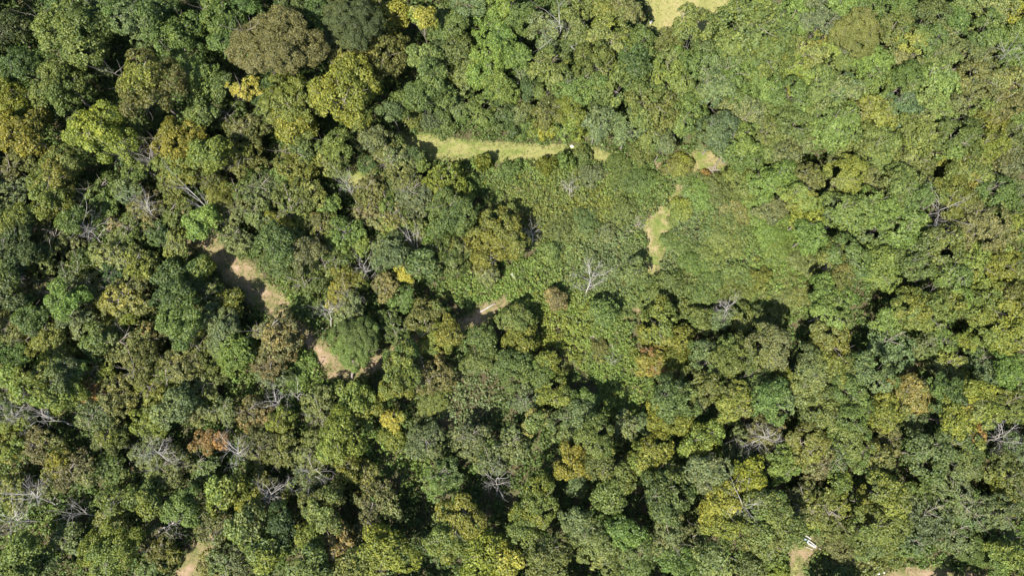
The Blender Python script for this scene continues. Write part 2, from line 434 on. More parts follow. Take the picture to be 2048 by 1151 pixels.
TREES = """
141 60 66 g C 13
35 130 36 d C
18 60 40 d C
165 117 42 b C
128 172 52 go C
195 262 60 y C
12 200 52 y C
40 262 50 y C 11
255 35 52 gb M
350 72 58 g C
300 55 36 gb M
395 145 26 l C
404 228 30 g C
118 14 32 d C
268 243 34 g C
352 292 50 y C
440 35 42 g C
455 85 30 g C
490 8 32 d C
320 12 36 d C
205 20 36 d C
590 12 34 d C
635 24 36 d M
740 15 34 y C
665 88 30 b M
530 180 28 d M
580 205 52 yo C
582 252 46 y C
408 160 32 l C
443 166 26 g C
460 237 38 go S
490 262 42 on S
522 236 24 g S
600 288 30 g C
670 292 34 g C
775 38 44 y C
875 45 34 kg M
905 58 36 gd M
765 112 55 o M
700 118 36 o M
848 118 30 l M
888 105 28 d M
920 100 30 g M
985 48 56 l M
935 14 34 b M
985 122 56 l M
936 150 44 g M
862 150 30 g M
842 190 36 g M
886 195 26 g M
1000 175 38 g M
783 222 22 d M
808 208 28 g M
832 238 24 o B 3
862 246 20 b B 3
888 245 28 d B 3.2
922 212 34 gb M 5
960 226 34 g M 5
1003 228 38 d M 5
1045 224 20 ky M 6
1045 252 26 g B 3
1047 145 26 b M
743 278 36 b M 7
790 294 22 gd M 4
1005 14 32 l M
1042 35 32 g M
1090 60 38 b M
1146 30 42 go M
1200 20 40 o M
1250 24 36 on M
1154 74 40 gk M
1216 78 42 yk M
1270 88 38 g M
1010 80 28 l M
1037 115 28 l M
1062 175 26 d M
1100 142 42 go M
1127 102 28 g M
1190 138 54 g M
1263 114 30 d M
1268 143 30 d M
1160 182 48 g M
1225 174 44 g M
1302 170 44 g M
1302 212 60 og M
1098 184 36 go M
1135 230 38 yl M
1095 224 30 g M
1198 218 36 g M
1195 246 32 b M
1258 256 38 gb M
1056 250 26 g B 3
1090 261 22 y B 2.4
1158 260 22 yl B 2.6
1122 256 20 g B 3
1300 262 40 go M
1356 232 42 g M
1360 250 30 g M
1382 52 44 g M 13
1336 76 24 og M
1500 60 80 g M 14
1525 24 32 l M
1588 38 50 gl M
1440 98 46 g M
1528 115 58 g M
1405 132 48 gb M
1476 158 60 gb M
1336 120 46 lk M
1346 160 46 l M
1430 182 44 b M
1607 114 44 yk M
1656 88 36 yl M
1593 152 44 yl M
1523 172 46 g M
1372 208 48 g M
1476 226 48 b M
1536 236 52 og M
1580 200 42 gl M
1645 180 44 kg M
1645 40 40 b M
1688 25 40 gl M
1437 264 40 b M
1390 244 30 gy F 7
1480 284 38 g M
1536 276 40 og M
1592 250 44 g M
1597 285 30 k M
1645 250 48 gl M
1735 12 36 d M
1795 15 36 g M
1790 55 38 og M
1862 28 38 d M
1690 114 34 g M
1903 40 34 g M
1948 14 38 k M
1995 18 36 lk M
2034 25 32 y M
1795 106 34 kn M
1745 132 40 lg M
1748 168 38 lg M
1895 90 40 k M
1948 106 42 k M
1877 124 38 kg M
1828 128 36 k M
1976 66 38 g M
2028 72 34 lg C
2030 122 34 lg C
1955 165 48 k M
2012 168 40 k M
1870 162 44 kl M
1810 164 38 gk M
1684 182 40 bk M
1747 224 44 oy M
1805 216 38 bg M
1870 216 44 kl M
1948 216 48 kl M
2000 216 40 kl M
2038 222 26 lg M
1684 250 46 gl M
1757 270 48 og M
1830 268 46 ok M
1908 274 46 gl M
1962 262 44 y M
2035 268 30 d M
35 330 40 ko S
20 388 40 b S
112 353 54 yg C
106 400 44 yg C
167 398 40 kb S
216 392 44 gl S
252 380 26 b S
142 438 28 g C
26 470 54 dy C
28 512 44 d C
120 474 48 kn S
270 342 24 l S
287 306 28 n S
365 322 50 yg C
294 420 40 no S
344 378 28 o S
320 470 26 d S
352 488 28 ky S
83 508 40 ok S
170 528 36 gy S
235 510 44 k S
262 462 38 ok S
352 431 34 oy S
146 555 36 b S
230 550 34 d S
281 532 36 oy S
345 553 32 d C 6
15 562 30 g C
421 312 40 yg C
486 320 42 oy S
421 364 30 on S
604 320 48 yg S
447 400 34 y F 4.5
481 385 32 og S
533 385 40 b S
559 358 22 l S
403 441 36 l C
465 420 30 kn S
512 432 30 kn S
590 405 44 og S
616 390 34 k S
603 441 32 ly S
661 415 22 l S
476 480 32 bk S 4
551 488 40 gd C
611 508 36 b C
582 480 30 g S
650 462 38 oy S
690 468 36 gl S
655 516 44 og S
562 528 36 gd C 5
616 553 44 og S
398 546 32 gy C 5.5
785 316 42 kb S
826 308 20 d M 4.5
832 330 22 yl S 4
733 330 18 d S
741 385 34 on S
777 376 28 g S
816 372 36 k S
830 394 40 b S
890 366 42 yl S
920 396 30 ly S
902 428 52 g C
967 330 15 yo B 4
910 343 18 yl B 3
782 413 38 lg S
790 442 34 k S
795 463 28 l S
738 428 34 nk S
720 492 20 l S
782 509 40 b M 8
837 530 34 gd C
842 468 34 ky S
876 468 28 l S
900 508 48 gk M 7
926 488 30 yk S
996 475 56 yo C 8
772 572 28 n S
675 520 34 go S
695 553 30 yl S
973 545 24 k S 4
1328 288 24 b M
1455 300 30 b M
1466 296 34 g M
1502 308 36 g M
1541 297 38 og M
1574 314 30 k M
1432 382 42 go B 2.6
1484 366 38 g M 6
1528 364 36 lg M 7
1567 355 30 g M
1398 398 34 gb B 2.2
1466 428 36 on B 2.2
1508 420 34 ly B 2.4
1544 418 34 b M 5
1601 396 36 yl M
1609 437 32 yl M
1622 470 30 l M
1648 418 30 b M
1617 358 30 oy M
1445 476 48 go B 2.6
1415 516 38 g B 2.6
1385 524 34 g B 3
1672 516 38 g M
1612 532 34 kg B 3
1476 562 42 og B 2.8
1515 558 24 yl B 3
1695 300 42 go M
1765 302 44 og M
1830 306 46 ok M
1825 342 46 ok M
1930 312 44 yg M
1935 347 44 yg M
1976 296 36 yg M
2023 328 40 b M
1695 350 38 yk M
1728 366 36 k M
1800 366 44 og M
1818 398 42 gk M
1908 385 40 yg M
1982 390 42 go M
2031 390 34 b M
1700 426 44 lg M
1752 418 40 lg M
1794 437 48 lg M
1740 450 44 gb M
1805 487 44 lg M
1846 454 18 l M
1922 452 30 ko M
1882 488 44 go M
2000 470 30 oy M
2031 450 34 ly M
1687 516 44 gd M
1757 536 48 g M
1836 530 44 gb M
1867 545 26 b S
1948 528 46 yl M
2000 530 40 yl M
2034 541 30 oy M
1908 555 30 g M
15 588 34 d C
83 590 38 nk S
130 594 38 lg C
156 638 38 b S
182 581 38 k S
255 630 34 yo S
65 625 38 gd C
31 648 42 ko S
65 686 30 y S
96 672 32 o S
117 706 34 yo S
198 682 32 lg C
227 670 38 k S
261 692 48 k S
307 672 34 oR S
347 594 38 dg C
365 651 44 g C
65 763 54 yl C
117 748 38 bg C
136 784 38 yl C
151 738 20 g C
198 753 40 yo S
182 780 30 Ry S
235 792 42 k S
281 728 42 on S
347 742 44 o S
307 777 38 yo S
352 815 42 b C
15 698 38 gk S
10 757 30 o S
195 832 44 bk S
15 812 34 dk S
28 840 32 yl S
302 845 34 yg S
420 588 34 gk S 4.5
462 602 30 yd C 5
444 652 48 b M 7
474 706 46 lg M 7
611 608 36 go B 3
700 617 30 kb S
403 698 44 o S
369 730 42 k S
416 758 42 ok S
538 748 34 bk S
598 737 36 ly B 2
393 822 30 kb S
452 824 32 k S
507 828 36 nR S
650 820 46 ok S
713 815 44 yl S
559 842 28 yl S
678 588 30 y S
809 600 28 gl S
793 652 38 gk S
855 640 40 og M 5.5
902 664 28 y C 7
863 674 36 yg M 5.5
806 722 38 gy C
795 764 38 yg C
868 797 36 o B 2.6
785 836 22 Yl S
960 722 36 g M 6
967 678 28 g M 5.5
1030 640 36 og M 5.5
1040 679 38 yg M 5.5
1026 732 40 g M 6.5
1110 600 22 n M 4
1209 628 28 gd M 4.5
1183 616 15 yl B 2
1196 700 22 oy B 2
1321 648 46 yg M 5.4
1303 589 30 og B 2.8
1350 680 32 yg M 5
1303 720 36 Ry M 5.2
1350 724 33 yo M 5.2
1094 724 26 yl M 4.6
1081 746 26 gl M 5
1106 788 38 gy M 5
1174 800 24 gl M 4.5
1154 838 46 b M 5.5
1047 802 32 b S 5
1068 842 24 oR S
1342 796 46 g M
1339 836 42 y M
1256 848 26 b S 5
1292 850 20 b S 5
1403 642 34 go M 4.4
1442 640 22 b S 4.4
1481 582 34 g B 3
1489 647 40 go M 3.8
1528 650 36 go M 3.8
1659 587 40 lg M
1659 627 36 ol M
1659 696 52 yk M
1620 730 40 ky M
1672 742 40 oy M
1419 717 42 gb M
1456 717 38 og M
1541 696 44 no M
1489 707 30 go M
1502 756 38 gl M
1562 754 22 yo M
1541 796 44 gb M
1466 800 42 oy M
1398 782 46 og M
1580 782 26 b S
1620 777 44 ko M
1646 820 42 g M
1534 848 34 kR S
1784 634 36 gl M
1776 690 48 bk S
1853 690 28 kg S
1970 598 54 yg M
2025 600 34 oy M
2008 670 44 yg M
1923 594 20 l M
1886 682 26 g S
1934 682 20 yl S
1897 730 34 ky S
1967 722 40 bg S
2015 737 38 lg M
1740 750 44 gb M
1897 784 38 gl M
1948 784 30 y M
1690 783 38 g M
1765 825 34 y M
1707 832 40 gl M
1826 840 28 b S
1905 836 44 yR M
1970 825 28 yk M
2014 810 38 o S
22 895 34 yl S
81 888 40 ko S
117 928 28 y S
154 944 40 nk S
216 874 38 oy S
227 929 34 gk S
22 980 38 o S
103 970 34 k S
235 1000 38 lg S
297 1002 32 gy C
370 1010 38 lg C
337 940 42 kg S
300 900 34 bk S
139 1076 34 kb S
37 1116 48 lg C
227 1102 58 yg C
326 1098 34 oy S
300 1140 30 k S
227 1042 32 k S
90 1130 30 d S
407 932 38 kg S
360 922 36 k S
447 988 36 yl C
535 980 38 k S
524 892 40 ko S
568 908 36 oy S
620 958 38 kb S
678 873 46 yl C
632 900 44 ok S
436 1058 40 kb S
495 1058 38 kg C
565 1056 40 dl C
535 1102 36 gy C
645 1014 46 og C
627 1080 38 yg C
462 1124 44 bg S
425 1132 30 k S
616 1134 38 g C
697 1138 34 o C
697 934 26 y S
733 942 24 yn S
719 1072 24 b S
854 882 38 bk S 5
781 873 30 oy B 2.6
884 955 40 lb S 6
924 1030 50 yg M 9
898 1080 44 yg M 9
975 1110 50 y C 9
983 918 38 bl S
946 878 38 bk S
1027 890 34 kb S
1188 874 40 g M
1151 925 40 y C
1199 925 34 oy C
1243 962 28 oy M
1217 988 32 lg M
1305 914 48 yl C
1327 992 50 g M
1155 973 20 b S
1074 1010 54 yg M 9
1162 1050 42 gb M
1056 1072 52 g M 9
1247 1066 44 g M
1195 1090 38 k M
1100 1110 48 g M
1225 1124 40 g M
1272 1112 38 gk M
1342 1072 44 kb S 8
1349 1120 40 lg M
1008 1118 36 yY C
1408 882 42 yl C
1481 892 38 bk S
1533 878 40 kn S
1606 882 42 oy M
1412 940 46 kb M
1562 925 38 l M
1489 962 46 y M
1441 1006 46 yY M
1441 1044 38 yY M
1536 1014 44 go M
1628 922 34 nk S
1668 918 34 bl S
1606 996 40 ky S
1679 970 24 ly S
1657 1025 46 oy S
1522 1080 46 og M
1577 1060 34 go M
1386 1066 40 kb S
1430 1118 34 k M
1500 1135 30 g M
1547 1128 26 yl B 3
1670 888 34 lb S
1710 885 36 go M
1769 882 40 kn S
1758 915 30 o M
1850 907 48 gb M
1912 890 46 gy M
1941 868 26 Ry M
1927 922 38 gb M
2022 906 40 bd S
2014 952 46 oy S
2003 990 34 yo S
1747 940 34 lb S
1776 988 46 oy M
1730 1005 30 y S
1842 985 34 gl S
1905 988 46 bg S
1853 1028 46 bk S
1927 1022 46 bg S
1992 1028 40 b S
1769 1050 46 og M
1714 1058 38 o S
1680 1106 36 nk B 3
1824 1080 36 bg S 4
1905 1066 42 bg S 4.4
2000 1066 40 g S 4.6
2018 1118 38 ly C
1942 1096 34 g F 3.5
1784 1092 32 g B 2.6
1677 1140 34 g B 2.5
1735 1090 34 kn B 3
1095 335 20 yl B 3.4
1128 325 17 g B 3.2
1167 316 22 go B 2.6
1180 352 26 b B 2.6
1021 344 22 gl B 2.4
1172 448 32 go B 2.4
1115 463 32 go B 2.8
1211 472 24 b B 2.4
1244 420 30 go B 2.2
1277 358 38 gl B 2.4
1238 345 34 go B 2.6
1290 302 26 og M 5
1352 335 28 oy B 2.4
1266 540 24 kb S 5
1100 500 26 g B 2.6
1362 492 34 go B 2.2
1541 462 40 l B 2.2
1555 512 44 ly B 2.2
1580 590 44 g B 2.4
1338 562 30 go B 2.8
1400 585 42 go B 3
1366 620 28 go B 2.8
"""
# ------------------------------------------------------------------ the trees, one by one: x y radius colour form [height]
LAND = [   # trees that stand out: (x, y, r, colour, form, height, label, short name for neighbours)
    (845, 38, 26, 'Yl', 'M', 12, 'tall narrow tree with a pale yellow top among dark green crowns', 'yellow treetop'),
    (487, 180, 30, 'Yl', 'S', 9, 'thin tree with pale yellow sprays over bare grey twigs', 'sprayed tree'),
    (550, 92, 84, 'on', 'F', 14, 'huge domed olive tree flecked with rust along its upper side', 'flecked giant'),
    (288, 170, 64, 'oy', 'C', 14, 'big mustard-olive tree with an upright clumpy crown against deep shade', 'mustard tree'),
    (692, 185, 72, 'y', 'C', 13, 'big bright yellow-green tree of clumpy plumes above the mown grass', 'plumed tree'),
    (708, 46, 58, 'd', 'F', 13, 'big dull dark green tree with a soft blurred crown', 'blurred tree'),
    (663, 320, 36, 'lY', 'S', 7, 'small tree half golden, half green, with a pale bare stem showing', 'piebald tree'),
    (811, 543, 19, 'Y', 'C', 5, 'small golden-yellow sapling standing among dark green crowns', 'golden sapling'),
    (714, 684, 54, 'gl', 'F', 7.5, 'round feathery green tree leaning over the dirt track, forked trunk showing', 'feathery leaner'),
    (551, 669, 50, 'kR', 'S', 8, 'brown-topped khaki tree with orange leaves beside the shaded track', 'brownish top'),
    (548, 714, 38, 'nR', 'S', 6, 'rust-brown tree with a few orange sprigs below the brown-topped tree', 'russet tree'),
    (255, 590, 52, 'oY', 'S', 7, 'golden-olive tree with yellowing sprigs in the thin scrub', 'ochre tree'),
    (858, 742, 44, 'nR', 'S', 6, 'orange-brown tree with a bare grey heart in its crown', 'auburn tree'),
    (777, 1100, 52, 'y', 'C', 9, 'bright yellow-green clumpy tree beside a deep black gap', 'bright tree'),
    (755, 1005, 50, 'nk', 'S', 7, 'half-bare tree with brown leaves and pale spreading branches', 'threadbare tree'),
    (720, 806, 46, 'yl', 'C', 8, 'yellow-green tree with long leafy plumes below the forked trunk', 'tufted tree'),
    (412, 884, 28, 'Rk', 'S', 6, 'small tan-orange tree in the grey scrub', 'apricot tree'),
    (443, 880, 17, 'R', 'S', 6, 'very small vivid orange-leaved tree in the scrub', 'orange tree'),
    (499, 1001, 28, 'yY', 'S', 6, 'small gold-olive rounded tree among green crowns', 'bronze tree'),
    (671, 1082, 38, 'nR', 'S', 7, 'reddish-brown tree beside a dark gap', 'reddish tree'),
    (1712, 70, 50, 'on', 'F', 12, 'smooth brownish-olive domed tree with a lighter upper rim', 'smooth dome'),
    (1850, 80, 36, 'gY', 'M', 12, 'green tree with a golden fringe along its upper side', 'fringed tree'),
    (1960, 457, 52, 'kn', 'M', 11, 'broad tan-coloured tree, paler and drier than the green crowns about it', 'tan tree'),
    (1853, 619, 60, 'yg', 'M', 11, 'broad domed yellow-green tree rimmed by black shade', 'dome tree'),
    (1824, 787, 46, 'oR', 'M', 8, 'olive tree with a rust-coloured upper edge', 'rusted tree'),
    (1690, 547, 24, 'oR', 'M', 9, 'small tree with a streak of orange leaves amid green crowns', 'streaked tree'),
    (1360, 426, 27, 'ly', 'B', 1.9, 'rounded lime-green bush beside the forked path', 'lime bush'),
    (556, 449, 28, 'yY', 'S', 5, 'small golden-green tree above a grey-green thicket', 'lemon tree'),
    (1409, 349, 10, 'R', 'B', 1.5, 'small red-leaved bush at the edge of the small lawn', 'red bush'),
    (635, 442, 15, 'kR', 'S', 5, 'very small tree with faded orange leaves', 'faded tree'),
]
SPOT = [(1000, 302, 'mown strip'), (1390, 5, 'upper field'), (540, 590, 'dirt track'), (1182, 560, 'grey snag'), (1308, 465, 'forked path'), (1402, 322, 'small lawn'),
        (1590, 1125, 'wheel ruts'), (1616, 1083, 'white boards'), (400, 1105, 'lower track'), (188, 466, 'bleached snag'), (40, 1020, 'deadwood thicket'), (1988, 872, 'white snag'),
        (1860, 1140, 'bottom strip'), (990, 970, 'fan snag'), (1144, 293, 'white rock'), (1487, 1016, 'dark snag'), (95, 836, 'fallen boughs'), (272, 327, 'leaning trunk')]
LMK = [(x, y, r, n) for x, y, r, c, f, h, l, n in LAND] + [(x, y, 25, n) for x, y, n in SPOT]
ROWS = []
for row in TREES.strip().split('\n'):
    a = row.split(); ROWS.append((float(a[0]), float(a[1]), float(a[2]), a[3], a[4], float(a[5]) if len(a) > 5 else None))
def describe(r, c, f):
    size = 'broad' if r >= 46 else 'middling' if r >= 33 else 'small'
    cat = 'shrub' if f == 'B' else 'tree'
    w = {'C': 'clumpy', 'M': 'dense', 'S': 'wispy', 'F': 'feathery', 'B': 'low'}[f]
    s = f"{size} {w} {CNAME[c[0]]} {cat}"
    if len(c) > 1: s += f" tinged {TNAME[c[1]]}"
    return s
DESC = [describe(r, c, f) for x, y, r, c, f, h in ROWS]
def label_all():
    out, used = [], set()
    same = {}
    for i, d in enumerate(DESC): same.setdefault(d, []).append(i)
    for i, (x, y, r, c, f, h) in enumerate(ROWS):
        d = DESC[i]; sib = [ROWS[j] for j in same[d] if j != i]; got = None; cand = []
        near = sorted(LMK, key=lambda m: math.hypot(m[0] - x, m[1] - y))[:16]
        for m in near:
            D = math.hypot(m[0] - x, m[1] - y); a0 = math.atan2(y - m[1], x - m[0])
            beside = D < 1.55 * (m[2] + r)
            for q in LMK:
                if q[3] == m[3]: continue
                Q = math.hypot(q[0] - m[0], q[1] - m[1]); a1 = math.atan2(q[1] - m[1], q[0] - m[0])
                da = abs((a1 - a0 + math.pi) % (2 * math.pi) - math.pi)
                if Q < D * 1.15 or da > .5: continue
                rank = 1; clear = True
                for s in sib:
                    Ds = math.hypot(m[0] - s[0], m[1] - s[1]); as_ = math.atan2(s[1] - m[1], s[0] - m[0])
                    db = abs((a1 - as_ + math.pi) % (2 * math.pi) - math.pi)
                    if db < .75 and Ds <= D:
                        rank += 1
                        if Ds > D * .88: clear = False
                    elif db < .75 and Ds < D * 1.12: clear = False
                if rank > 6: continue
                cost = (D + 30 * da + .05 * Q) * (1 + .9 * (rank - 1)) * (1 if clear else 1.6)
                cand.append((cost, m[3], q[3], rank, beside))
        cand.sort()
        for cost, mn, qn, rank, beside in cand:
            if rank == 1 and beside: t = f"{d} beside the {mn}, towards the {qn}"
            else: t = f"{d}, {('first', 'second', 'third', 'fourth', 'fifth', 'sixth')[rank - 1]} such from the {mn} towards the {qn}"
            t = t[0].upper() + t[1:]
            if t.lower() not in used and len(t.replace('-', ' ').split()) <= 16:
                got = t; break
        if got is None:
            for a_ in range(8):
                for b_ in range(a_ + 1, 8):
                    t = f"{d} between the {near[a_][3]} and the {near[b_][3]}"; t = t[0].upper() + t[1:]
                    if got is None and t.lower() not in used: got = t
        used.add(got.lower()); out.append(got)
    return out
LABELS = label_all()
GROUPS = {'C': 'clumpy spreading trees of the wood', 'M': 'dense broadleaf trees of the wood', 'S': 'thin-leaved trees of the scrub', 'F': 'soft feathery trees', 'B': 'shrubs of the clearing and wood edge'}
for (x, y, r, c, f, h), lab in zip(ROWS, LABELS):
    plant(x, y, r, c, f, h, lab, GROUPS[f])
for x, y, r, c, f, h, lab, n in LAND:
    plant(x, y, r, c, f, h, lab, base=(704, 757) if n == 'feathery leaner' else None, vs_=1.25 if n == 'yellow treetop' else None)
# ------------------------------------------------------------------ undergrowth, weeds and grass: what nobody could count
def stuff_plants(name, X, Y, Z, rad, hgt, col, per, L, wid, mat, seed, up=.55):
    rng = np.random.default_rng(seed); n = len(X)
    idx = np.repeat(np.arange(n), per)
    u = ico(rng, len(idx), -.02)
    while len(u) < len(idx): u = np.vstack([u, ico(rng, len(idx) - len(u), -.02)])
    k = rng.random(len(idx)) ** .35
    P = np.stack([X[idx] + u[:, 0] * rad[idx] * k, Y[idx] + u[:, 1] * rad[idx] * k, Z[idx] + .02 + u[:, 2] * hgt[idx] * k], 1)
    Nn = unit(u * .6 + np.array([0, 0, up]) + rng.normal(size=u.shape) * .6)
    V, F = leaves(P, Nn, L * rng.uniform(.6, 1.35, len(idx)) * (.7 + .3 * (rad / rad.mean())[idx]), wid, rng)
    c = col[idx] * rng.uniform(.60, 1.42, (len(idx), 1)) * (1 + rng.normal(size=(len(idx), 3)) * .07)
    return link(name, mesh_np(name, V, F, mat, cols={'col': np.repeat(np.clip(c, .004, 1), 4, 0)}), kind='stuff')
rg = np.random.default_rng(77)
CLEAR = [(850, 335), (905, 326), (960, 328), (1060, 330), (1150, 322), (1210, 330), (1262, 338), (1330, 350), (1365, 352), (1420, 355), (1470, 350), (1500, 385), (1560, 425), (1610, 470), (1640, 520),
         (1625, 575), (1600, 640), (1555, 660), (1480, 615), (1405, 600), (1330, 570), (1290, 580), (1290, 640), (1260, 680), (1290, 735), (1318, 780), (1310, 830), (1262, 842), (1225, 830), (1195, 770),
         (1130, 720), (1080, 660), (1030, 612), (975, 615), (900, 590), (880, 560), (930, 540), (1005, 545), (1060, 500), (1065, 440), (1010, 400), (960, 385), (930, 360)]
PATCH = [   # weeds of one colour grow together: x y r colour
    (1130, 420, 90, 'o'), (1180, 412, 50, 'y'), (1060, 395, 60, 'o'), (1080, 350, 60, 'l'), (1150, 380, 40, 'g'), (1250, 360, 70, 'g'), (1200, 520, 90, 'b'), (1090, 560, 90, 'l'), (970, 575, 70, 'l'),
    (1010, 600, 40, 'l'), (1240, 500, 60, 'b'), (1285, 490, 40, 'l'), (1420, 480, 90, 'b'), (1440, 400, 60, 'g'), (1540, 450, 70, 'l'), (1560, 520, 80, 'l'), (1590, 590, 70, 'g'), (1500, 500, 60, 'g'),
    (1130, 650, 70, 'y'), (1110, 690, 60, 'y'), (1160, 640, 60, 'l'), (1200, 680, 60, 'l'), (1240, 720, 60, 'l'), (1270, 760, 70, 'l'), (1265, 800, 60, 'l'), (1250, 660, 50, 'g'), (1270, 715, 30, 'y'),
    (930, 340, 60, 'l'), (1020, 350, 60, 'g'), (1380, 560, 60, 'o'), (1340, 500, 60, 'b'), (950, 770, 60, 'b'), (920, 805, 70, 'b'), (900, 850, 60, 'b'), (600, 745, 70, 'l'), (480, 800, 60, 'l'), (760, 920, 70, 'l'),
    (860, 930, 50, 'l'), (600, 600, 60, 'l'), (1620, 880, 60, 'o'), (1640, 1140, 70, 'g'), (1720, 1110, 80, 'o'), (1760, 1060, 80, 'o'), (1500, 1120, 60, 'g'), (830, 1080, 90, 'd'), (60, 1080, 80, 'l'), (410, 1030, 40, 'd')]
def field_colour(px, py, clear):
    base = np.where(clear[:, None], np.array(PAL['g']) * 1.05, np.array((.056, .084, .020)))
    wsum = np.zeros(len(px)); acc = np.zeros((len(px), 3))
    for x, y, r, c in PATCH:
        w = np.exp(-(((px - x) ** 2 + (py - y) ** 2) / (r * r)) * 1.6) * (1.0 + .8 * np.sin(px * .11 + x) * np.sin(py * .13 + y))
        w = np.maximum(w, 0); acc += w[:, None] * np.array(PAL[c]); wsum += w
    k = np.clip(wsum * 1.4, 0, 1)[:, None]
    return base * (1 - k) + k * acc / np.maximum(wsum, 1e-6)[:, None]
def scatter(n, x0=-88, x1=88, y0=-66, y1=78):
    return rg.uniform(x0, x1, n), rg.uniform(y0, y1, n)
def keep_off(X, Y, amp=.55):
    X = X + (fbm(X * .9, Y * .9, 13) - .5) * 2 * amp; Y = Y + (fbm(X * .9, Y * .9, 17) - .5) * 2 * amp
    m = np.ones(len(X), bool)
    for poly, _t, _n in BARE: m &= ~inside(poly, X, Y)
    return m
# weeds and vines of the clearing
X, Y = scatter(52000, -22, 45, -26, 28); px, py = to_px(X, Y, np.zeros(len(X)) + .5)
wx, wy = px + 22 * (fbm(X * .25, Y * .25, 3) - .5) * 2, py + 22 * (fbm(X * .25, Y * .25, 9) - .5) * 2
m = inside(CLEAR, wx, wy) & keep_off(X, Y)
X, Y, px, py = X[m], Y[m], px[m], py[m]
bumpy = fbm(X * .42, Y * .42, 21); big = fbm(X * .13, Y * .13, 31)
c = field_colour(px, py, np.ones(len(X), bool)) * (.95 + .40 * fbm(X * .6, Y * .6, 41))[:, None]
flip = rg.random(len(X)); 
c = np.where((flip < .05)[:, None], np.array(PAL['y']), c); c = np.where((flip > .97)[:, None], np.array(PAL['n']), c); c = np.where(((flip > .05) & (flip < .12))[:, None], np.array(PAL['b']), c)
stuff_plants('weeds', X, Y, 1.5 * np.clip(bumpy - .35, 0, 1) * (big + .3), rg.uniform(.18, .50, len(X)), rg.uniform(.2, .95, len(X)) * (.6 + bumpy), c, 24, .245, .58, M_PLANT, 1)
# undergrowth of the wood floor
X, Y = scatter(52000); px, py = to_px(X, Y, np.zeros(len(X)) + .5)
m = ~inside(CLEAR, px, py) & keep_off(X, Y) & (fbm(X * .2, Y * .2, 55) + .5 * rg.random(len(X)) > .36)
X, Y, px, py = X[m], Y[m], px[m], py[m]
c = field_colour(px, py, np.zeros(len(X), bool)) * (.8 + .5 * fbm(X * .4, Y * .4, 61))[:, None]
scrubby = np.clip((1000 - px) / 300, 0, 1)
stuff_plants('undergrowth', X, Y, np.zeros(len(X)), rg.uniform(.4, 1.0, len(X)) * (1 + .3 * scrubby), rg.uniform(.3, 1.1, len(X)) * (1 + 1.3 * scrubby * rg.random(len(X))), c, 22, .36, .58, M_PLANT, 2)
# short grass on the strips, lawns and tracks
gx, gy, gc = [], [], []
for poly, dens, nm in BARE:
    a = np.array(poly); x0, y0 = a.min(0); x1, y1 = a.max(0)
    n = int((x1 - x0) * (y1 - y0) * dens)
    qx, qy = rg.uniform(x0, x1, n), rg.uniform(y0, y1, n); k = inside(poly, qx, qy); qx, qy = qx[k], qy[k]
    if 'dirt' in nm or 'rut' in nm: k = fbm(qx * .5, qy * .5, 71) > .44; qx, qy = qx[k], qy[k]
    gx.append(qx); gy.append(qy)
nin = sum(map(len, gx))
for poly, dens, nm in BARE:      # taller tufts straggle over the rims
    a = np.array(poly); n = len(a) * (10 if 'median' not in nm else 0); k = rg.integers(0, len(a), n); t = rg.random(n)[:, None]
    q = a[k] * t + a[k - 1] * (1 - t) + rg.normal(size=(n, 2)) * .42
    gx.append(q[:, 0]); gy.append(q[:, 1])
X, Y = np.concatenate(gx), np.concatenate(gy)
rim = np.arange(len(X)) >= nin
w = fbm(X * .35, Y * .8, 81)[:, None]
c = np.array((.080, .104, .022)) * (1 - w) + np.array((.17, .15, .062)) * w
stuff_plants('grass', X, Y, np.zeros(len(X)), rg.uniform(.10, .30, len(X)) * (1 + .5 * rim), rg.uniform(.03, .10, len(X)) * (1 + 2.5 * rim), np.where(rim[:, None], c * .4 + .6 * np.array(PAL['g']), c) * rg.uniform(.7, 1.25, (len(X), 1)), 9, .13, .35, M_GRASS, 3, 1.0)

# ------------------------------------------------------------------ dead trees
def dead_kind(seed, spread, nb, bushy):
    """unit height; a trunk and its boughs, each bough one mesh with its twigs"""
    rng = np.random.default_rng(seed)
    path = [Vector((0, 0, -.02))]
    for i in range(1, 7): path.append(path[-1] + Vector((rng.normal() * .018, rng.normal() * .018, 1 / 6.3)))
    tr = poly_mesh('trunk', [tube(path, [.022, .018, .015, .012, .010, .007, .003], 7)], M_DEAD)
    bs = []
    for k in range(nb):
        q = path[int(rng.integers(2, 7))]; a = k * 2.4 + rng.random() * .8; parts = []
        grow(rng, q, Vector((math.cos(a) * spread, math.sin(a) * spread, .8)).normalized(), rng.uniform(.32, .6), .0075, bushy, parts, .62)
        bs.append(poly_mesh('bough', parts, M_DEAD))
    return tr, bs
DK = [dead_kind(41, 1.0, 12, 3), dead_kind(42, .6, 8, 2), dead_kind(43, .9, 9, 3), dead_kind(44, .35, 4, 2)]
